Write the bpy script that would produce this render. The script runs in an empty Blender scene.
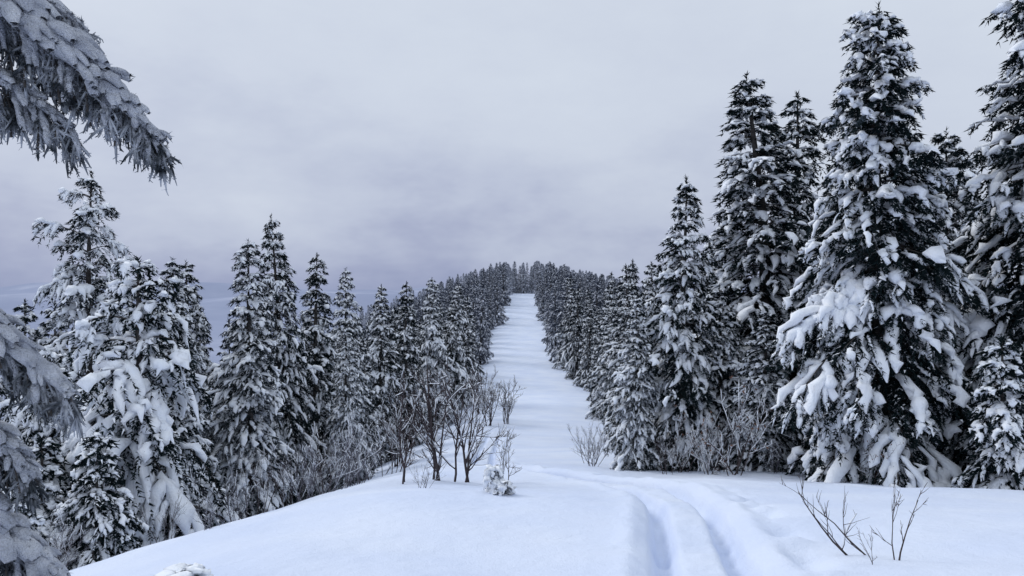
import bpy, math, numpy as np
from mathutils import Vector
rng = np.random.default_rng(7)
scene = bpy.context.scene
EYE = 1.7

# ------------------------------------------------------------------ helpers
def vnoise(x, y, sc, seed):
    x = np.asarray(x, float)/sc + seed*17.13; y = np.asarray(y, float)/sc + seed*7.77
    xi = np.floor(x); yi = np.floor(y); fx = x-xi; fy = y-yi
    fx = fx*fx*(3-2*fx); fy = fy*fy*(3-2*fy)
    def h(a, b):
        v = np.sin(a*127.1+b*311.7+seed*74.7)*43758.5453
        return v-np.floor(v)
    return ((h(xi, yi)*(1-fx)+h(xi+1, yi)*fx)*(1-fy)+(h(xi, yi+1)*(1-fx)+h(xi+1, yi+1)*fx)*fy)*2-1

def smooth_table(px, py, lo, hi, n=3000, k=50):
    g = np.linspace(math.log(lo+60), math.log(hi+60), n)
    v = np.interp(np.exp(g)-60, px, py)
    ker = np.exp(-np.linspace(-2.5, 2.5, 2*k+1)**2/2); ker /= ker.sum()
    v = np.convolve(np.pad(v, k, mode='edge'), ker, mode='valid')
    return g, v
PY = [-50, 0, 8, 12, 16, 20, 24, 30, 40, 50, 65, 80, 100, 120, 150, 180, 220, 260, 300, 335, 370, 420, 520, 700, 1000, 1600, 3000, 9000]
PD = [0.2, 1.7, 3.1, 3.8, 4.5, 5.25, 6.15, 7.6, 9.4, 11, 12.8, 14, 14.8, 15, 14.9, 14, 12.2, 10.4, 8.7, 8.0, 8.3, 11, 25, 70, 140, 210, 230, 230]
TG, TV = smooth_table(PY, PD, -55, 9000, k=22)
def depth(y): return np.interp(np.log(np.clip(y, -54, 8999)+60), TG, TV)
TRK_Y = [0, 4, 8, 10.7, 13, 14.9, 16.5, 18, 19.2, 20.5, 23, 30, 45, 80]
TRK_X = [0.7, 1.4, 1.97, 2.45, 2.82, 3.0, 2.95, 2.6, 2.1, 1.3, 0.2, -1.2, -1.5, -1.0]
yy = np.linspace(0, 80, 1600); tx = np.interp(yy, TRK_Y, TRK_X)
kk = np.exp(-np.linspace(-2.5, 2.5, 33)**2/2); kk /= kk.sum()
tx = np.convolve(np.pad(tx, 16, mode='edge'), kk, mode='valid')
def height(x, y):
    x = np.asarray(x, float); y = np.asarray(y, float)
    d = depth(y)
    ul = np.maximum(0, -x-1.5); ur = np.maximum(0, x-8)
    dl = 0.45*(np.sqrt(ul**2+25)-5); dr = 0.30*(np.sqrt(ur**2+36)-6)
    drop = dl+dr
    far = np.clip((np.abs(y)-200)/200, 0, 1)
    drop = drop*(1-0.35*far)
    z = -d-drop
    floor_ = -225+30*vnoise(x, y, 600, 3)
    r = np.sqrt(x*x+y*y)
    hills = np.clip((r-2200)/2500, 0, 1)
    hf = floor_+hills*(120*(0.5+0.5*vnoise(x, y, 1500, 5))+50*vnoise(x, y, 500, 6)+20)
    k = 25.0
    z = hf+np.logaddexp(0, np.clip((z-hf)/k, -40, 40))*k
    near = 1/(1+(r/400)**4)
    z = z+near*((0.20*vnoise(x, y, 9, 1)+0.14*vnoise(x, y, 4.3, 31))*np.clip(r/14, 0, 1)/(1+(r/55)**2.5)+(0.07*vnoise(x, y, 2.6, 2)+0.035*vnoise(x+0.3*y, y, 1.2, 7)+0.024*vnoise(x, y*0.6, 0.7, 4))/(1+(r/35)**4)+0.008*vnoise(x, y, 0.22, 8)/(1+(r/25)**4))
    z = z+near*(0.5*vnoise(x, y, 45, 41)+0.25*vnoise(x*2.2, y, 24, 42))*np.clip(r/60, 0, 1)
    z = z+0.55*np.exp(-((x-13.5)/2.6)**2-((y-17.5)/3.5)**2)
    z = z+0.18*np.exp(-((x+0.5)/2.6)**2-((y-13.5)/1.6)**2)
    xt = np.interp(y, yy, tx)
    dx = x-xt+0.025*vnoise(y, y*0, 0.9, 11)
    m = np.clip((y-1)/2, 0, 1)*np.clip((70-y)/30, 0, 1)
    w = 0.145+0.015*vnoise(x*0, y, 0.7, 12)
    g = -0.30*np.exp(-((np.abs(dx)-0.42)/w)**4)*(1+0.2*vnoise(x, y, 0.35, 13))
    bed = -0.09*np.exp(-(dx/0.78)**6)
    berm = 0.06*np.exp(-((np.abs(dx)-0.84)/0.15)**2)*(1+0.45*vnoise(x, y, 0.3, 14))
    rough = -0.10*np.exp(-((dx-1.2)/0.22)**2)*(0.5+1.3*vnoise(x, y, 0.4, 15))
    mid = 0.03*np.exp(-(dx/0.2)**2)*vnoise(x, y, 0.25, 16)
    z = z+m*(g+bed+berm+rough+mid)
    return z+EYE

class MB:
    def __init__(s): s.v = []; s.f = []; s.n = 0
    def add(s, V, F, mat, smooth):
        V = V.reshape(-1, 3); s.v.append(V); s.f.append((F+s.n, mat, smooth)); s.n += len(V)
    def mesh(s, name, mats):
        me = bpy.data.meshes.new(name)
        V = np.concatenate(s.v).astype(np.float32)
        me.vertices.add(len(V)); me.vertices.foreach_set('co', V.ravel())
        li = np.concatenate([f.ravel() for f, _, _ in s.f]).astype(np.int32)
        tot = np.concatenate([np.full(len(f), f.shape[1]) for f, _, _ in s.f]).astype(np.int32)
        st = np.concatenate([[0], np.cumsum(tot)[:-1]]).astype(np.int32)
        me.loops.add(len(li)); me.loops.foreach_set('vertex_index', li)
        me.polygons.add(len(tot)); me.polygons.foreach_set('loop_start', st)
        me.polygons.foreach_set('material_index', np.concatenate([np.full(len(f), m) for f, m, _ in s.f]).astype(np.int32))
        me.polygons.foreach_set('use_smooth', np.concatenate([np.full(len(f), sm) for f, _, sm in s.f]).astype(bool))
        for m in mats: me.materials.append(m)
        me.update(calc_edges=True)
        return me

def norm(a): return a/np.maximum(np.linalg.norm(a, axis=-1, keepdims=True), 1e-9)
def tube(mb, P, Ra, Rb, M, mat, r=None, jit=0.0, flat=1.0, lift=0.0):
    B, K, _ = P.shape
    T = norm(np.gradient(P, axis=1))
    S = np.cross(T, np.array([0, 0, 1.0]))+np.array([1e-3, 0, 0]); S = norm(S)
    N = norm(np.cross(S, T))
    th = np.arange(M)*2*math.pi/M
    c = np.cos(th); sn = np.sin(th); sn = np.where(sn < 0, sn*flat, sn)
    J = 1+(r.normal(0, jit, (B, K, M)) if jit > 0 else 0)
    V = P[:, :, None]+S[:, :, None]*(Ra[:, :, None]*c*J)[..., None]+N[:, :, None]*((Rb[:, :, None]*sn*J)+lift*Rb[:, :, None])[..., None]
    b = np.arange(B)[:, None, None]*K*M; k = np.arange(K-1)[None, :, None]*M; m = np.arange(M)[None, None, :]; m2 = (m+1) % M
    F = np.stack([b+k+m, b+k+m2, b+k+M+m2, b+k+M+m], -1).reshape(-1, 4)
    mb.add(V, F, mat, True)

# ------------------------------------------------------------------ materials
def newmat(name):
    m = bpy.data.materials.new(name); m.use_nodes = True
    nt = m.node_tree; b = nt.nodes['Principled BSDF']; return m, nt, b
def noise(nt, vec, scale, det=4, rough=0.55):
    n = nt.nodes.new('ShaderNodeTexNoise'); n.inputs['Scale'].default_value = scale
    n.inputs['Detail'].default_value = det; n.inputs['Roughness'].default_value = rough
    nt.links.new(vec, n.inputs['Vector']); return n.outputs['Fac']
def ramp(nt, fac, stops):
    r = nt.nodes.new('ShaderNodeValToRGB'); e = r.color_ramp.elements
    while len(e) < len(stops): e.new(0.5)
    for i, (p, c) in enumerate(stops): e[i].position = p; e[i].color = (*c, 1)
    nt.links.new(fac, r.inputs['Fac']); return r.outputs['Color']
def bump(nt, b, h, strength, dist):
    n = nt.nodes.new('ShaderNodeBump'); n.inputs['Strength'].default_value = strength; n.inputs['Distance'].default_value = dist
    nt.links.new(h, n.inputs['Height']); nt.links.new(n.outputs['Normal'], b.inputs['Normal'])
def mixc(nt, fac, a, b2):
    n = nt.nodes.new('ShaderNodeMix'); n.data_type = 'RGBA'
    if hasattr(fac, 'links'): nt.links.new(fac, n.inputs['Factor'])
    else: n.inputs['Factor'].default_value = fac
    for s, v in ((n.inputs['A'], a), (n.inputs['B'], b2)):
        if hasattr(v, 'links'): nt.links.new(v, s)
        else: s.default_value = (*v, 1)
    return n.outputs['Result']
def maprange(nt, v, a, b2, c=0, d=1):
    n = nt.nodes.new('ShaderNodeMapRange'); nt.links.new(v, n.inputs['Value'])
    for k, x in zip(('From Min', 'From Max', 'To Min', 'To Max'), (a, b2, c, d)): n.inputs[k].default_value = x
    return n.outputs['Result']

def snow_mat(name, c1, c2, sc, bs, bd, det=6):
    m, nt, b = newmat(name)
    tc = nt.nodes.new('ShaderNodeTexCoord').outputs['Object']
    nt.links.new(ramp(nt, noise(nt, tc, sc, 1), [(0.3, c1), (0.7, c2)]), b.inputs['Base Color'])
    b.inputs['Roughness'].default_value = 1.0; b.inputs['Specular IOR Level'].default_value = 0.0
    if bs > 0: bump(nt, b, noise(nt, tc, sc*6, det, 0.65), bs, bd)
    return m
M_SNOW = snow_mat('tree_snow', (0.82, 0.86, 0.93), (0.91, 0.93, 0.97), 3, 0.6, 0.04, 1)
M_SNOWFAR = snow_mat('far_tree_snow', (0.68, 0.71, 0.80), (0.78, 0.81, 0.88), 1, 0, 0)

def needle_mat(name, dark, green, frost, lo, hi, sc=1.2):
    m, nt, b = newmat(name)
    tc = nt.nodes.new('ShaderNodeTexCoord').outputs['Object']
    n1 = noise(nt, tc, sc, 1); n2 = noise(nt, tc, 14, 1, 0.7)
    base = ramp(nt, n1, [(0.35, dark), (0.7, green)])
    add = nt.nodes.new('ShaderNodeMath'); add.operation = 'ADD'
    nt.links.new(n1, add.inputs[0]); nt.links.new(n2, add.inputs[1])
    f = maprange(nt, add.outputs[0], lo, hi, 0, 1)
    nt.links.new(mixc(nt, f, base, frost), b.inputs['Base Color'])
    b.inputs['Roughness'].default_value = 1.0; b.inputs['Specular IOR Level'].default_value = 0.0
    return m
M_NEEDLE = needle_mat('spruce_needles', (0.007, 0.012, 0.014), (0.016, 0.026, 0.027), (0.22, 0.26, 0.32), 1.2, 1.7)
M_NEEDLERIME = needle_mat('rimed_spruce_needles', (0.011, 0.017, 0.020), (0.028, 0.037, 0.041), (0.40, 0.43, 0.50), 1.08, 1.55)
M_NEEDLEFARHAZE = needle_mat('far_spruce_needles', (0.050, 0.061, 0.086), (0.075, 0.088, 0.118), (0.48, 0.51, 0.60), 1.0, 1.45)  # pale blue-grey base: distance haze painted into the needles, plus frost
M_NEEDLESUMMITHAZE = needle_mat('summit_spruce_needles', (0.12, 0.138, 0.185), (0.16, 0.18, 0.23), (0.50, 0.53, 0.62), 0.9, 1.35)  # paler again: stronger distance haze in the needle colour, plus frost
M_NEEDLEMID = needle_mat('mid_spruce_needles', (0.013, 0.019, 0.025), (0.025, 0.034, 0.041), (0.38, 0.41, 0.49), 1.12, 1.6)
M_NEEDLEFROST = needle_mat('frosted_needles', (0.030, 0.037, 0.045), (0.09, 0.10, 0.115), (0.48, 0.51, 0.57), 0.88, 1.32, 6)
def bark_mat(name, a, c, sc=8):
    m, nt, b = newmat(name)
    tc = nt.nodes.new('ShaderNodeTexCoord').outputs['Object']; n = noise(nt, tc, sc, 3, 0.7)
    nt.links.new(ramp(nt, n, [(0.35, a), (0.7, c)]), b.inputs['Base Color']); b.inputs['Roughness'].default_value = 0.9
    bump(nt, b, n, 0.6, 0.02); return m
M_BARK = bark_mat('spruce_bark', (0.03, 0.026, 0.024), (0.10, 0.09, 0.085))
M_TWIG = bark_mat('shrub_bark', (0.025, 0.018, 0.02), (0.08, 0.06, 0.065), 15)
M_TWIGFROST = bark_mat('frosted_twig', (0.04, 0.032, 0.036), (0.20, 0.20, 0.24), 7)
M_LEAF = bark_mat('dry_leaf', (0.10, 0.05, 0.035), (0.2, 0.11, 0.08), 5)

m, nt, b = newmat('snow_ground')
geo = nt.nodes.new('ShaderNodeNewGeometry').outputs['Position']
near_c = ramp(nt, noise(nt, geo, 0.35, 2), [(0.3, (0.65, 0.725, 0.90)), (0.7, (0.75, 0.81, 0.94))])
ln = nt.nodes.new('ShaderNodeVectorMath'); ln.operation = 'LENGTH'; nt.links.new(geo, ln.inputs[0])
hz = maprange(nt, ln.outputs['Value'], 380, 800, 0, 1)  # distance from origin blends painted aerial haze into the ground colour
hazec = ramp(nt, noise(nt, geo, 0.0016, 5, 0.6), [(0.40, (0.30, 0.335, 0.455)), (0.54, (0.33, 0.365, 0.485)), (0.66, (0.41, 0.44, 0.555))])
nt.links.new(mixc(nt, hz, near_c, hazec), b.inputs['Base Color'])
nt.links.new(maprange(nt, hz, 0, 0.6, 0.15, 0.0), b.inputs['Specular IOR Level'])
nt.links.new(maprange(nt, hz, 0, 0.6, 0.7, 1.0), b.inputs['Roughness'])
a = nt.nodes.new('ShaderNodeMath'); a.operation = 'ADD'
nt.links.new(noise(nt, geo, 3.0, 3, 0.6), a.inputs[0]); 
m2_ = nt.nodes.new('ShaderNodeMath'); m2_.operation = 'MULTIPLY'; m2_.inputs[1].default_value = 0.3
nt.links.new(noise(nt, geo, 45, 2, 0.7), m2_.inputs[0]); nt.links.new(m2_.outputs[0], a.inputs[1])
bump(nt, b, a.outputs[0], 0.6, 0.10)
M_GROUND = m

# ------------------------------------------------------------------ ground mesh
def grow(start, step, rate, end):
    out = [start]; s = step
    while abs(out[-1]) < abs(end):
        s *= rate; out.append(out[-1]+math.copysign(s, end))
    return out[1:]
xs = np.array(sorted(grow(-4, 0.06, 1.05, -7500))+list(np.arange(-4, 5.001, 0.05))+grow(5, 0.05, 1.05, 7500))
ys = np.array([-60, -45, -35, -27, -20, -15, -11, -8, -6, -4, -2.5, -1, 0, 1, 2, 3, 4, 4.6, 5.2, 5.8]+list(np.arange(6.3, 22, 0.06))+grow(22, 0.06, 1.024, 8500))
X, Y = np.meshgrid(xs, ys)
Z = height(X, Y)
mb = MB(); nx = len(xs); ny = len(ys)
i = np.arange(ny-1)[:, None]*nx; j = np.arange(nx-1)[None, :]
mb.add(np.stack([X, Y, Z], -1), np.stack([i+j, i+j+1, i+nx+j+1, i+nx+j], -1).reshape(-1, 4), 0, True)
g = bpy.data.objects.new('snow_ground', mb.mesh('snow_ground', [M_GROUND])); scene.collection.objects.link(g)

# ------------------------------------------------------------------ spruce generator
def spruce(name, H, R, seed, nb=220, s2=0.15, s3=0.07, q=0.13, snow=0.6, ssz=1.0, droop=0.75, expo=0.8, mats=None, lowt=0.03, M=6, K=6, gap=0.0, arch=0.0, jit=0.15, curve=0.0, dust=0.05):
    r = np.random.default_rng(seed); mb = MB()
    K0 = 12; tz = np.linspace(-0.6, H*0.985, K0)
    lean = r.normal(0, 0.012, 2)
    TP = np.stack([lean[0]*tz+0.04*np.sin(tz*0.7+seed)+curve*(tz/H)**3, lean[1]*tz, tz], -1)
    rad = (0.017*H)*(1-np.clip(tz/H, 0, 1))**0.9+0.012
    tube(mb, TP[None], rad[None], rad[None], 9, 0)
    t = lowt+(0.985-lowt)*((np.arange(nb)+r.random(nb))/nb)**0.92
    wz = 0.42/H; t = np.clip(np.round(t/wz)*wz+r.normal(0, 0.18*wz, nb), lowt, 0.985)
    az = np.arange(nb)*2.39996+r.normal(0, 0.35, nb)
    lump = 1+0.20*np.sin(az*2+seed+t*9)+0.14*np.sin(az*3-seed*2+t*23)
    L = R*(1-t)**expo*r.uniform(0.58, 1.18, nb)*lump*(0.82+0.18*np.clip(t/0.12, 0, 1))+0.10+0.05*r.random(nb)
    if gap > 0: L = np.where(r.random(nb) < gap, L*0.35, L)
    a = -0.12+arch+0.75*t**1.5+r.normal(0, 0.12, nb); dr = droop*(1-0.55*t)*r.uniform(0.65, 1.35, nb)
    O = np.stack([np.interp(t*H, tz, TP[:, 0]), np.interp(t*H, tz, TP[:, 1]), t*H], -1)
    F = np.stack([np.cos(az), np.sin(az), 0*az], -1); S = np.stack([-np.sin(az), np.cos(az), 0*az], -1)
    up = np.array([0, 0, 1.0]); sw = r.normal(0, 0.14, nb)
    def spine(idx, s):
        l = L[idx]
        return O[idx]+F[idx]*(l*s*(1-0.12*s*s*dr[idx]))[..., None]+S[idx]*(l*sw[idx]*s*s)[..., None]+up*(l*(a[idx]*s-dr[idx]*s*s*(1-0.28*s)))[..., None]
    bi = np.arange(nb)
    s_ = np.linspace(0, 1, 7); P = spine(np.repeat(bi[:, None], 7, 1), np.repeat(s_[None], nb, 0))
    br = (0.010+0.010*L)[:, None]*(1-0.85*s_)[None]
    tube(mb, P, br, br, 4, 0)
    n2 = (L/s2).astype(int)+2
    I = np.repeat(bi, n2*2); n = len(I)
    s = r.uniform(0.10, 1.0, n)**0.85; sgn = np.where(r.random(n) < 0.5, -1, 1)
    l2 = (0.42*L[I]*(1-s)**0.75+0.13)*r.uniform(0.6, 1.2, n); l2 = np.minimum(l2, 1.0)
    P2 = spine(I, s); fw = r.uniform(0.45, 0.9, n)
    D2 = norm(F[I]*fw[:, None]+S[I]*(sgn*r.uniform(0.4, 0.95, n))[:, None]); slope = a[I]-2*dr[I]*s*0.75-0.22; slope = np.clip(slope, -1.3, 0.5)
    d2 = droop*r.uniform(0.3, 1.0, n)
    def p2(idx, u): return P2[idx]+D2[idx]*(l2[idx]*u)[..., None]+up*(l2[idx]*(slope[idx]*u-d2[idx]*u*u))[..., None]
    n3 = (l2/s3).astype(int)*3+4
    J = np.repeat(np.arange(n), n3); k = len(J); u = r.random(k)**0.8*1.02
    C = p2(J, u)
    rv = r.normal(0, 1, (k, 3)); rv[:, 2] = -np.abs(rv[:, 2])*0.55-0.12
    dusty = r.random(k) < dust*(0.5+1.1*(np.sin(C[:, 0]*3.1+seed)*np.sin(C[:, 1]*2.7)*np.sin(C[:, 2]*3.3+1)+0.5))
    D = norm(D2[J]*0.75+rv*0.62+up*(-0.25)); W = norm(np.cross(D, r.normal(0, 1, (k, 3))))
    Wf = norm(np.cross(D, up)); W = np.where(dusty[:, None], Wf, W)
    C = C+up*(dusty*0.025)[:, None]
    ql = q*r.uniform(0.55, 1.35, k)[:, None]; qw = q*0.16*r.uniform(0.7, 1.3, k)[:, None]*np.where(dusty, 1.35, 1)[:, None]
    V = np.stack([C-W*qw, C+W*qw, C+D*ql+W*qw*0.35, ], 1)
    F3 = np.arange(k*3).reshape(-1, 3)
    n0 = mb.n; mb.add(V, F3[~dusty], 1, False); mb.f.append((F3[dusty]+n0, 2, False))
    kk_ = 60; hz_ = H*(0.93+0.075*r.random(kk_)); C = np.stack([np.interp(hz_, tz, TP[:, 0]), np.interp(hz_, tz, TP[:, 1]), hz_], -1)
    D = norm(r.normal(0, 0.7, (kk_, 3))+up*0.8); W = norm(np.cross(D, r.normal(0, 1, (kk_, 3))))
    V = np.stack([C-W*q*.15, C+W*q*.15, C+D*q*1.2], 1); mb.add(V, np.arange(kk_*3).reshape(-1, 3), 1, False)
    def patches(idx, fn, s0, s1, ra, jit):
        Bn = len(idx); w = np.linspace(0, 1, K)[None]
        ss = s0[:, None]+(s1-s0)[:, None]*w
        PP = fn(np.repeat(idx[:, None], K, 1), ss)
        prof = np.clip(np.sin(np.pi*(0.03+0.94*w))**0.55*(0.6+0.75*r.random((Bn, K))), 0.05, 2)
        prof[:, 0] = 0.06; prof[:, -1] = 0.12
        A = ra[:, None]*prof
        PP = PP+r.normal(0, 0.24, PP.shape)*ra[:, None, None]
        tube(mb, PP, A, A*0.78, M, 2, r, jit, 0.5, 0.5)
    def cap(v): return np.minimum(v, 0.17*ssz)
    idx = bi[r.random(nb) < min(1, snow*1.15)]; s0 = r.uniform(0.1, 0.55, len(idx)); s1 = np.minimum(s0+r.uniform(0.3, 0.6, len(idx)), 1.03)
    patches(idx, spine, s0, s1, cap(ssz*(0.05+0.05*L[idx])*r.uniform(0.6, 1.3, len(idx))), jit)
    idx = bi[(r.random(nb) < snow)]; s0 = r.uniform(0.6, 0.8, len(idx)); s1 = 1.0+r.uniform(0, 0.06, len(idx))
    patches(idx, spine, s0, s1, cap(ssz*(0.05+0.05*L[idx])*r.uniform(0.6, 1.4, len(idx))), jit)
    cl = np.sin(P2[:, 0]*2.1+seed)+np.sin(P2[:, 1]*2.3+1)+np.sin(P2[:, 2]*1.9+az[I])
    pr = snow*0.46*(1+0.95*cl/1.5)
    idx = np.nonzero((l2 > 0.16) & (r.random(n) < pr))[0]
    s0 = r.uniform(0.0, 0.4, len(idx)); s1 = r.uniform(0.75, 1.08, len(idx))
    patches(idx, p2, s0, s1, ssz*(0.036+0.10*l2[idx])*r.uniform(0.4, 1.5, len(idx)), jit)
    me = mb.mesh(name, mats or [M_BARK, M_NEEDLE, M_SNOW])
    me['H'] = H
    return me
rm = [M_BARK, M_NEEDLERIME, M_SNOW]
A = spruce('spruce_a', 13, 2.85, 11, nb=290, snow=0.62, ssz=1.12, droop=0.95, expo=0.60, K=7)
A2 = spruce('spruce_a2', 13, 2.9, 111, nb=260, snow=0.58, ssz=1.0, droop=0.9, expo=0.62)
B = spruce('spruce_b', 13, 2.35, 12, nb=250, snow=0.56, ssz=0.9, droop=1.0, expo=0.78, curve=0.5)
C = spruce('spruce_c', 12, 2.2, 13, nb=210, snow=0.66, ssz=0.92, droop=0.85, expo=0.8)
D = spruce('spruce_d', 10, 1.9, 14, nb=185, snow=0.66, ssz=0.92, droop=0.9, expo=0.8)
D2_ = spruce('spruce_d2', 11, 1.9, 114, nb=190, snow=0.76, ssz=0.88, droop=0.9, expo=0.78, mats=rm, dust=.07)
E = spruce('spruce_e', 7, 2.3, 15, nb=85, snow=0.66, ssz=1.15, droop=1.8, expo=0.5, gap=0.4, arch=0.4, jit=0.2)
Y_ = spruce('spruce_young', 3.6, 0.9, 16, nb=80, snow=0.9, ssz=0.85, droop=0.9, expo=0.8, s2=0.12)
W_ = spruce('spruce_wispy', 12.5, 3.0, 17, nb=150, snow=0.95, ssz=1.0, droop=1.35, expo=0.6, gap=0.22, mats=rm, arch=0.12, dust=.16)
N_ = spruce('spruce_narrow', 12, 1.5, 18, nb=180, snow=0.68, ssz=0.9, droop=1.1, expo=0.65)
fm = [M_BARK, M_NEEDLEFARHAZE, M_SNOWFAR]; mm_ = [M_BARK, M_NEEDLEMID, M_SNOW]; sm_ = [M_BARK, M_NEEDLESUMMITHAZE, M_SNOWFAR]
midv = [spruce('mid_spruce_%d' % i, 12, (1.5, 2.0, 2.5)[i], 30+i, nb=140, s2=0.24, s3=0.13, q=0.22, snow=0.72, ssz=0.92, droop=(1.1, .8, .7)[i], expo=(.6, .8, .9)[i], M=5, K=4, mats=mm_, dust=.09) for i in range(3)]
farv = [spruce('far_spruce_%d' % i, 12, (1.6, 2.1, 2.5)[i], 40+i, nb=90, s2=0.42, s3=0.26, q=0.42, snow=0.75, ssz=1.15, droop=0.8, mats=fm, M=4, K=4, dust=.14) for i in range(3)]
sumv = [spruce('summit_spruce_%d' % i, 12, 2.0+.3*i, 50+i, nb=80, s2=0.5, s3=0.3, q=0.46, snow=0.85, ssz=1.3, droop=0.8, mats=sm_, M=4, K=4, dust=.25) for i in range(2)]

def put(name, me, x, y, h, rot=0, wide=1.0, tilt=(0, 0), sink=0.05):
    o = bpy.data.objects.new(name, me); scene.collection.objects.link(o)
    s = h/me['H']; o.scale = (s*wide, s*wide, s); o.rotation_euler = (tilt[0], tilt[1], rot)
    o.location = (x, y, float(height(x, y))-sink); return o
T = [
 # left side
 (W_, -13.4, 25, 12.9, 0.4, 1.05), (E, -9.35, 20, 7.5, 1.0, 1.1), (D2_, -10.9, 33, 11.9, 2, 1.15), (B, -11.1, 38, 14.2, 4, 0.95),
 (N_, -10.4, 42, 12.9, 1, 1.1), (D2_, -10.1, 48, 13.1, 3, 0.95), (C, -14.2, 36, 13.0, 5, 1.0), (D, -15.3, 33, 12.3, 3.3, 1.1),
 (C, -9.8, 58, 13.2, 2.2, 1.0), (N_, -8.8, 66, 13.9, 0.6, 1.1), (D2_, -7.9, 78, 15.0, 4.4, 1.0), (B, -6.8, 92, 14.6, 5.5, 1.1),
 (C, -18.5, 30, 12.0, 0.2, 1.0), (D2_, -7.9, 38, 7.6, 0.9, 1.0), (D, -15.5, 27, 10.0, 2.9, 1.0), (Y_, -8.6, 16.5, 2.9, 0, 1.2),
 (D, -11.9, 28, 8.0, 5.1, 1.1), (E, -12.6, 21.5, 6.5, 3.1, 1.0), (D, -9.4, 45, 9.5, 2.5, 1.0), (Y_, -10.8, 18.3, 3.6, 2, 1.3), (Y_, -9.6, 15.2, 2.2, 4, 1.3),
 (D, -17.2, 25, 10.4, 1.4, 1.0), (D2_, -12.9, 30.5, 11.5, 0.5, 1.0), (E, -11.6, 17.3, 4.6, 5.0, 1.0),
 # right side
 (A, 10.2, 22, 13.3, 0.3, 1.05), (B, 9.5, 30, 14.7, 3.3, 1.5), (N_, 10.9, 31.0, 14.7, 2.2, 1.2), (D, 5.75, 27, 9.9, 0.0, 1.05),
 (D2_, 4.15, 26.5, 5.8, 2.0, 1.15), (A2, 14.9, 22.0, 15.8, 2.4, 1.1), (A2, 17.0, 31, 14.6, 4, 0.95), (Y_, 11.75, 19, 3.7, 1, 1.15),
 (D, 7.3, 27.5, 6.4, 4.0, 1.4), (C, 13.4, 34, 13.5, 1.6, 1.2), (C, 8.3, 45, 10.8, 3.3, 1.1), (D, 8.9, 60, 11.9, 2.1, 1.2),
 (C, 8.9, 38, 9.5, 0.8, 1.2), (D2_, 9.4, 75, 10.2, 1.1, 1.3), (C, 13.9, 26.5, 12.2, 3.6, 1.35), (D, 8.3, 33.5, 9.2, 5.6, 1.25),
 (D, 12.8, 24.2, 5.5, 1.9, 1.5), (D, 8.0, 25.4, 5.2, 0.9, 1.5), (N_, 6.3, 40, 6.6, 1.2, 1.2), (D2_, 6.9, 47, 7.4, 4.2, 1.2),
]
for (me, x, y, h, ro, w) in T: put('spruce_tree', me, x, y, h, ro, w)

def forest(name, pts, meshes, hr):
    e = bpy.data.objects.new(name, None); scene.collection.objects.link(e)
    for (x, y) in pts:
        me = meshes[rng.integers(len(meshes))]
        h = hr[0]+(hr[1]-hr[0])*rng.random()**0.8; s = h/me['H']; o = bpy.data.objects.new('spruce', me); scene.collection.objects.link(o); o.parent = e
        w = s*rng.uniform(0.8, 1.25); o.scale = (w, w, s); o.rotation_euler = (rng.normal(0, .025), rng.normal(0, .025), rng.uniform(0, 6.28))
        o.location = (x, y, float(height(x, y))-0.1)
    return len(pts)
EL = lambda y: np.interp(y, [26, 33, 50, 80, 120, 180, 260, 320, 345], [-11.5, -12, -11.3, -9.5, -7.3, -6, -2.8, -1, 0])
ER = lambda y: np.interp(y, [26, 50, 80, 120, 180, 260, 320, 345], [6.5, 8.3, 10.0, 10.3, 8.8, 9.3, 10, 10])
def scatter(y0, y1, sp, wl, wr, top=False):
    out = []
    y = y0
    while y < y1:
        if top: rngx = np.arange(-wl, wr, sp)
        else: rngx = np.concatenate([EL(y)-1-np.arange(0, wl, sp)+rng.uniform(-1.4, 0.9), ER(y)+1+np.arange(0, wr, sp)+rng.uniform(-0.9, 1.4)])
        for x in rngx: out.append((x+rng.uniform(-.4, .4)*sp, y+rng.uniform(-.5, .5)*sp))
        y += sp
    return out
def free(p): return all((p[0]-t[1])**2+(p[1]-t[2])**2 > 2.6**2 for t in T)
near_pts = [p for p in scatter(30, 62, 3.8, 22, 22) if free(p) and p[0] < 60 and not (p[0] > 0 and p[1] < 34 and p[0] < 12)]
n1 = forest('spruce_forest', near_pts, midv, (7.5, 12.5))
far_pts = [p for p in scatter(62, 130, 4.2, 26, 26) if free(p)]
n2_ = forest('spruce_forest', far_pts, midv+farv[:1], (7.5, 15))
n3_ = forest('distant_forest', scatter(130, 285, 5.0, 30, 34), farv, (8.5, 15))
n4_ = forest('distant_forest', scatter(285, 345, 5.0, 34, 38)+scatter(346, 372, 5, 70, 70, True)+[(x+rng.uniform(-1, 1), y+rng.uniform(-1, 1)) for y in (341, 346) for x in np.arange(-8, 20, 3.2)], sumv, (9, 14))

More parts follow.
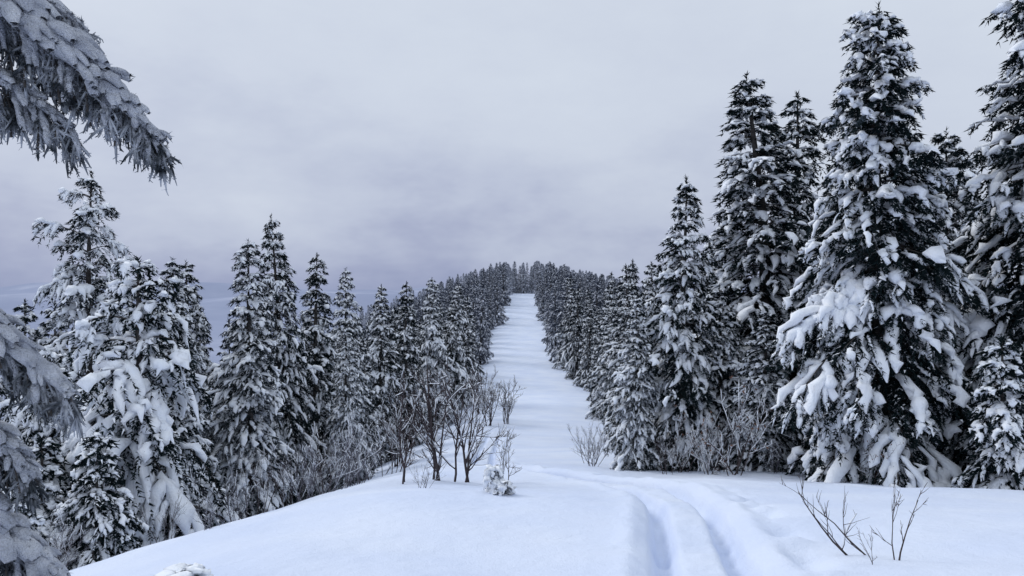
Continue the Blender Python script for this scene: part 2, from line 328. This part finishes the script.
# ------------------------------------------------------------------ bare shrubs
def shrub(name, H, seed, stems=4, spread=0.35, lean=(0, 0), mat=None, levels=3, r0=0.014, leaves=0, snowy=0.3, kids=6, rmin=0.0035):
    r = np.random.default_rng(seed); mb = MB(); K = 6
    P0 = np.zeros((stems, 3)); P0[:, :2] = r.normal(0, 0.10, (stems, 2)); P0[:, 2] = -0.15
    D0 = norm(np.stack([r.normal(lean[0], spread, stems), r.normal(lean[1], spread, stems), np.ones(stems)], -1))
    Ls = H*r.uniform(0.65, 1.05, stems); rr = np.full(stems, r0)*r.uniform(0.7, 1.2, stems)
    for lv in range(levels):
        w = np.linspace(0, 1, K); n = len(P0)
        bend = r.normal(0, 0.14, (n, 3)); bend[:, 2] = 0.12
        wig = np.cumsum(r.normal(0, 0.018, (n, K, 3)), 1); wig[:, 0] = 0
        P = P0[:, None]+Ls[:, None, None]*(D0[:, None]*w[None, :, None]+bend[:, None]*(w**2)[None, :, None]+wig)
        R_ = rr[:, None]*(1-0.75*w)[None]
        tube(mb, P, R_, R_, 5, 0)
        if snowy > 0 and lv > 0:
            sel = r.random(n) < snowy
            if sel.any():
                Q = P[sel]; RR = np.full((sel.sum(), K), 1.0)*(rr[sel][:, None]*0.9+0.004); RR[:, 0] *= .1; RR[:, -1] *= .1
                tube(mb, Q+np.array([0, 0, .004]), RR, RR*0.8, 5, 1, r, 0.15, 0.3, 0.8)
        if lv == levels-1 and leaves:
            c = P[r.integers(0, n, leaves), r.integers(2, K, leaves)]; d = norm(r.normal(0, 1, (leaves, 3))); v = norm(np.cross(d, r.normal(0, 1, (leaves, 3))))
            mb.add(np.stack([c, c+d*.03+v*.018, c+d*.07, c+d*.03-v*.018], 1), np.arange(leaves*4).reshape(-1, 4), 2, False)
        if lv < levels-1:
            nk = kids; I = np.repeat(np.arange(n), nk); s = r.uniform(0.2, 0.98, len(I)); f = s*(K-1); i0 = np.minimum(f.astype(int), K-2); fr = (f-i0)[:, None]
            Pn = P[I, i0]*(1-fr)+P[I, i0+1]*fr; tan = norm(P[I, i0+1]-P[I, i0])
            Dn = norm(tan*0.9+r.normal(0, 0.55, (len(I), 3))+np.array([0, 0, 0.2]))
            Ls = Ls[I]*(0.55-0.28*s)*r.uniform(0.6, 1.2, len(I)); rr = np.maximum(rr[I]*(1-0.6*s)*0.6, rmin); P0 = Pn; D0 = Dn
    me = mb.mesh(name, [mat or M_TWIG, M_SNOW, M_LEAF]); me['H'] = H; return me
S1 = shrub('bare_shrub_a', 2.1, 1, 2, 0.14, r0=0.022, snowy=0.15, kids=9, rmin=0.006); S2 = shrub('bare_shrub_b', 2.1, 2, 3, 0.26, r0=0.024, snowy=0.15, kids=9, rmin=0.006); S3 = shrub('bare_shrub_c', 2.0, 3, 6, 0.3)
S4 = shrub('bare_shrub_d', 1.6, 4, 7, 0.4, mat=M_TWIGFROST); S5 = shrub('leafy_shrub', 1.5, 5, 5, 0.3, leaves=60, snowy=0.8)
SF = shrub('bare_shrub_far', 3.6, 8, 7, 0.25, r0=0.035, rmin=0.014, snowy=0.4)
def sh(me, x, y, h, rot=0, name='bare_shrub'): return put(name, me, x, y, h, rot, 1.0)
for me, x, y, h, ro in [(S1, -2.5, 18.0, 2.6, 0), (S2, -1.85, 18.2, 2.8, 1), (S2, -1.1, 18.3, 2.7, 3), (S4, -1.75, 15.6, 0.6, 2),
    (SF, -1.9, 68, 4.2, 0), (SF, -0.5, 70, 4.0, 2), (SF, -3.4, 82, 4.6, 3), (S3, -3.2, 70, 4.0, 1), (S1, -0.2, 18.5, 1.35, 1),
    (S3, -4.8, 20.5, 1.6, 0), (S4, -5.2, 20, 1.8, 2), (S3, -6.0, 21.5, 1.6, 1), (S4, -6.7, 19, 1.4, 5), (S3, -7.2, 22.5, 1.9, 4), (S4, -5.4, 24, 2.0, 3),
    (S4, -5.2, 13.6, 0.7, 2), (S3, -7.7, 17.5, 1.2, 2), (S4, -5.4, 28, 2.4, 1), (S3, -4.8, 32, 2.6, 4), (S4, -6.5, 36, 2.8, 0), (SF, -6.5, 45, 4.0, 5),
    (S4, 3.0, 29, 1.6, 1), (S4, 3.4, 34, 2.0, 2), (S3, 4.8, 24.6, 1.3, 0), (S3, 6.5, 25, 1.8, 3), (S4, 8.0, 24, 1.3, 1), (S3, 12.6, 21.0, 1.2, 4), (S4, -8.8, 15, 1.2, 4), (S3, -8.0, 14, 0.9, 3)]:
    sh(me, x, y, h, ro)
for x, y, h, ro in [(6.0, 24.2, 1.7, 0), (5.3, 25.3, 1.9, 2), (6.6, 23.5, 2.6, 3), (9.2, 20.4, 1.2, 1)]: sh(S5, x, y, h, ro, 'leafy_shrub')
Q1 = shrub('twig_a', 1.0, 21, 2, 0.06, (-1.0, 0), levels=3, r0=0.013, snowy=0.1, kids=4)
Q2 = shrub('twig_b', 1.0, 22, 2, 0.07, (0.12, 0), levels=3, r0=0.012, snowy=0.1, kids=4)
put('bare_twig', Q1, 4.2, 8.9, 1.15, 0); put('bare_twig', Q2, 4.3, 8.8, 1.1, 0.4); put('bare_twig', Q2, 3.75, 8.4, 0.5, 2.0)

# ------------------------------------------------------------------ near frosted spruce (trunk outside the picture on the left)
def near_spruce():
    r = np.random.default_rng(99); mb = MB()
    bx, by = -4.3, 3.2; gz = float(height(bx, by))
    tz = np.linspace(gz-0.4, gz+9, 10); TP = np.stack([bx+0*tz, by+0*tz, tz], -1)
    rad = 0.16*(1-np.linspace(0, .9, 10)); tube(mb, TP[None], rad[None], rad[None], 12, 0)
    brs = [((bx, by, EYE+1.95), (-3.0, 3.9, EYE+1.88), (-1.76, 4.0, EYE+0.66), 0.25, 0.85, 4.5),
           ((bx, by, EYE+2.35), (-3.3, 3.7, EYE+2.10), (-2.28, 4.3, EYE+1.30), 0.15, 0.7, 3.0),
           ((bx, by, EYE+1.45), (-3.1, 3.8, EYE+1.40), (-2.18, 3.95, EYE+0.72), 0.17, 0.8, 4.0),
           ((bx, by, EYE+0.55), (-3.2, 3.9, EYE+0.28), (-2.22, 4.0, EYE-0.62), 0.22, 0.8, 4.0),
           ((bx, by, EYE-0.1), (-3.2, 4.0, EYE-0.25), (-2.46, 4.1, EYE-1.05), 0.22, 0.6, 3.0),
           ((bx, by, EYE-0.6), (-3.2, 4.0, EYE-0.65), (-2.42, 4.2, EYE-1.65), 0.28, 0.6, 3.0),
           ((bx, by, EYE+2.2), (-5.2, 4.2, EYE+2.0), (-6.3, 5.0, EYE+0.9), 0.13, 1.0, 1), ((bx, by, EYE+1.2), (-5.2, 2.2, EYE+1.0), (-6.2, 1.2, EYE+0.1), 0.13, 1.0, 1),
           ((bx, by, EYE+3.8), (-4.5, 4.4, EYE+3.4), (-4.7, 5.6, EYE+2.5), 0.13, 1.0, 1), ((bx, by, EYE+0.2), (-4.5, 4.5, EYE-0.2), (-4.6, 5.6, EYE-1.2), 0.13, 1.0, 1),
           ((bx, by, EYE+4.8), (-3.9, 3.9, EYE+4.5), (-3.3, 4.4, EYE+3.9), 0.10, 0.7, 1)]
    for (a_, b_, c_, rs, sc, den) in brs:
        a_, b_, c_ = map(np.array, (a_, b_, c_)); K = 40; w = np.linspace(0, 1, K)[:, None]
        P = a_*(1-w)**2+2*b_*w*(1-w)+c_*w**2
        rr = 0.03*(1-0.8*w[:, 0]); tube(mb, P[None], rr[None], rr[None], 7, 0)
        L = np.linalg.norm(c_-a_)
        n = int(46*den*L/2.5)+10; s = r.uniform(0.12, 1.0, n)
        base = np.stack([np.interp(s, w[:, 0], P[:, i]) for i in range(3)], -1)
        tan = norm(c_-b_)[None]; side = norm(np.cross(tan, [0, 0, 1.0])); sg = r.choice([-1, 1], n)[:, None]
        Db = norm(tan*r.uniform(.2, .7, (n, 1))+side*sg*r.uniform(0.0, 0.7, (n, 1))+np.array([0, 0, -0.6])+r.normal(0, .15, (n, 3)))
        lb = (0.10+0.32*sc*(1-s)**0.6)*r.uniform(0.55, 1.15, n)
        KK = 8; u = np.linspace(0, 1, KK)
        PB = base[:, None]+lb[:, None, None]*(Db[:, None]*u[None, :, None]+np.array([0, 0, -0.35])*(u**2)[None, :, None])
        rb = np.full((n, KK), 0.006); tube(mb, PB, rb, rb, 4, 0)
        nt_ = 8; I = np.repeat(np.arange(n), nt_); us = r.uniform(0.05, 1, len(I)); f = us*(KK-1); i0 = np.minimum(f.astype(int), KK-2)
        pt = PB[I, i0]+(PB[I, i0+1]-PB[I, i0])*(f-i0)[:, None]
        dt = norm(Db[I]*0.6+r.normal(0, .5, (len(I), 3))+np.array([0, 0, -0.45])); lt = r.uniform(0.04, 0.11, len(I))
        K3 = 4; u3 = np.linspace(0, 1, K3)
        PT = pt[:, None]+lt[:, None, None]*(dt[:, None]*u3[None, :, None]+np.array([0, 0, -0.3])*(u3**2)[None, :, None])
        rt = np.full((len(I), K3), 0.0065); rt[:, -1] = 0.002; tube(mb, PT, rt, rt, 4, 1)
        def needles(PL, cnt):
            N, Kp, _ = PL.shape; I = np.repeat(np.arange(N), cnt); f = r.random(len(I))*(Kp-1); i0 = np.minimum(f.astype(int), Kp-2)
            p = PL[I, i0]+(PL[I, i0+1]-PL[I, i0])*(f-i0)[:, None]; t = norm(PL[I, i0+1]-PL[I, i0])
            d = norm(t*0.6+r.normal(0, .6, (len(I), 3))); ww = norm(np.cross(d, r.normal(0, 1, (len(I), 3))))*0.0032
            l = r.uniform(0.012, 0.026, len(I))[:, None]
            mb.add(np.stack([p-ww, p+ww, p+d*l+ww*.5, p+d*l-ww*.5], 1), np.arange(len(I)*4).reshape(-1, 4), 1, False)
        needles(PB, 36); needles(PT, 13)
        Ks = 60; w = np.linspace(0.05, 1.0, Ks)
        PS = np.stack([np.interp(w, np.linspace(0, 1, K), P[:, i]) for i in range(3)], -1)
        Ms = 24; th = np.arange(Ms)*2*math.pi/Ms
        env0 = rs*np.clip(np.sin(np.pi*(w*0.93+0.03))**0.6*(1.25-0.65*w), 0.05, 2)
        env = 0.62*env0*(1+0.4*vnoise(w*L, w*0, 0.2, 5)+0.3*vnoise(w*L, w*0, 0.07, 9))
        T_ = norm(np.gradient(PS, axis=0)); S_ = norm(np.cross(T_, [0, 0, 1.0])); N2 = norm(np.cross(S_, T_))
        c = np.cos(th); sn = np.sin(th); sn = np.where(sn < 0, sn*0.35, sn*0.8)
        cc, wl = np.cos(th)[None]*0.25, w[:, None]*L
        lum = 1+0.28*vnoise(wl, cc, 0.13, 21)+0.2*vnoise(wl, cc, 0.05, 22)
        V = PS[:, None]+S_[:, None]*(env[:, None]*1.0*c*lum)[..., None]+N2[:, None]*(env[:, None]*(sn*lum+0.25))[..., None]
        k = np.arange(Ks-1)[:, None]*Ms; mm = np.arange(Ms)[None]; m2 = (mm+1) % Ms
        mb.add(V, np.stack([k+mm, k+m2, k+Ms+m2, k+Ms+mm], -1).reshape(-1, 4), 2, True)
        npd = int(190*L/2.5); wi = r.integers(2, Ks-1, npd); ang = r.uniform(0.0, math.pi, npd)
        out = norm(S_[wi]*np.cos(ang)[:, None]+N2[wi]*np.sin(ang)[:, None]*0.8)
        p0 = PS[wi]+out*(env0[wi]*0.35)[:, None]+N2[wi]*(env0[wi]*0.15)[:, None]
        dd = norm(out*0.8+T_[wi]*0.7+np.array([0, 0, -0.35])+r.normal(0, .2, (npd, 3))); ll = env0[wi]*r.uniform(0.6, 1.4, npd)
        K4 = 7; u4 = np.linspace(0, 1, K4)
        PP = p0[:, None]+ll[:, None, None]*(dd[:, None]*u4[None, :, None]+np.array([0, 0, -0.35])*(u4**2)[None, :, None])
        RA = (env0[wi]*r.uniform(0.16, 0.36, npd))[:, None]*(np.sin(np.pi*(0.06+.86*u4))**0.6)[None]
        tube(mb, PP, RA, RA*0.8, 10, 2, r, 0.12, 0.6, 0.3)
        nr = int(2200*L/2.5); ii = r.integers(0, npd, nr); uu = r.integers(1, K4, nr)
        c0 = PP[ii, uu]; d = norm(r.normal(0, 1, (nr, 3))+dd[ii]*0.5); p = c0+d*(RA[ii, uu]*0.8)[:, None]; ww = norm(np.cross(d, r.normal(0, 1, (nr, 3))))*0.004; l = r.uniform(0.01, 0.03, (nr, 1))
        mb.add(np.stack([p-ww-d*.01, p+ww-d*.01, p+d*l], 1), np.arange(nr*3).reshape(-1, 3), 1, False)
        sel = r.random(n) < 0.5; Q = PB[sel]; pr = np.sin(np.pi*(0.05+.85*u))**0.6
        RA = (0.012+0.06*lb[sel])[:, None]*pr[None]*r.uniform(.6, 1.2, (sel.sum(), KK))
        tube(mb, Q, RA, RA*0.7, 8, 2, r, 0.14, 0.3, 0.5)
    me = mb.mesh('frosted_spruce', [M_BARK, M_NEEDLEFROST, M_SNOW_GREY]); o = bpy.data.objects.new('frosted_spruce_tree', me); scene.collection.objects.link(o)
M_SNOW_GREY = snow_mat('rime_snow', (0.46, 0.49, 0.57), (0.76, 0.79, 0.86), 9, 1.0, 0.05, 3)
near_spruce()

sap = spruce('snowed_sapling', 0.5, 0.2, 51, nb=22, s2=0.06, s3=0.05, q=0.045, snow=1.2, ssz=1.3, droop=1.2, expo=0.4, dust=.2)
put('snowed_in_sapling', sap, -0.32, 13.6, 0.40, 0, 0.8, sink=0.02)
put('snowed_in_sapling', sap, -0.14, 13.4, 0.22, 2, 1.3, sink=0.02)
put('snowed_in_sapling', sap, -3.2, 7.6, 0.30, 1, 1.8, sink=0.14)

# ------------------------------------------------------------------ world, sun, camera
w = bpy.data.worlds.new('World'); scene.world = w; w.use_nodes = True; nt = w.node_tree
bg = nt.nodes['Background']; sky = nt.nodes.new('ShaderNodeTexSky'); sky.sky_type = 'NISHITA'; sky.sun_disc = False
SE, SA = math.radians(36), math.radians(-52)
sky.sun_elevation = SE; sky.sun_rotation = SA; sky.dust_density = 4; sky.air_density = 1
tc = nt.nodes.new('ShaderNodeTexCoord').outputs['Generated']
sep = nt.nodes.new('ShaderNodeSeparateXYZ'); nt.links.new(tc, sep.inputs[0])
mp = nt.nodes.new('ShaderNodeMapping'); mp.inputs['Scale'].default_value = (1, 1, 2.2); nt.links.new(tc, mp.inputs['Vector'])
cn = noise(nt, mp.outputs[0], 3.0, 5, 0.6)
cadd = nt.nodes.new('ShaderNodeMath'); cadd.operation = 'MULTIPLY_ADD'; nt.links.new(cn, cadd.inputs[0]); cadd.inputs[1].default_value = 0.55
nt.links.new(sep.outputs['Z'], cadd.inputs[2])
xa = nt.nodes.new('ShaderNodeMath'); xa.operation = 'MULTIPLY_ADD'; nt.links.new(sep.outputs['X'], xa.inputs[0]); xa.inputs[1].default_value = 0.12; nt.links.new(cadd.outputs[0], xa.inputs[2])
fac = maprange(nt, xa.outputs[0], 0.19, 1.27)
col = ramp(nt, fac, [(0.0, (0.31, 0.355, 0.53)), (0.05, (0.37, 0.415, 0.585)), (0.14, (0.50, 0.555, 0.70)), (0.26, (0.60, 0.66, 0.78)), (0.42, (0.66, 0.725, 0.83)), (1.0, (0.80, 0.88, 1.0))])
sc = nt.nodes.new('ShaderNodeVectorMath'); sc.operation = 'SCALE'; sc.inputs['Scale'].default_value = 10
nt.links.new(col, sc.inputs[0])
hs = nt.nodes.new('ShaderNodeHueSaturation'); hs.inputs['Saturation'].default_value = 0.4; nt.links.new(sky.outputs[0], hs.inputs['Color'])
nt.links.new(mixc(nt, 0.96, hs.outputs[0], sc.outputs[0]), bg.inputs['Color']); bg.inputs['Strength'].default_value = 0.1
sd = bpy.data.lights.new('sun', 'SUN'); sd.energy = 1.3; sd.angle = math.radians(22); sd.color = (1, 0.99, 0.98)
so = bpy.data.objects.new('sun', sd); scene.collection.objects.link(so)
dirv = Vector((math.sin(SA)*math.cos(SE), math.cos(SA)*math.cos(SE), math.sin(SE)))
so.rotation_euler = dirv.to_track_quat('Z', 'Y').to_euler(); so.location = (0, 0, 40)
scene.view_settings.view_transform = 'Standard'; scene.view_settings.look = 'None'; scene.view_settings.exposure = 0
cd = bpy.data.cameras.new('camera'); cd.lens = 28; cd.sensor_width = 36; cd.clip_end = 20000; cd.clip_start = 0.1
co = bpy.data.objects.new('camera', cd); scene.collection.objects.link(co); co.location = (0, 0, EYE)
co.rotation_euler = (math.radians(90-0.94), 0, 0); scene.camera = co
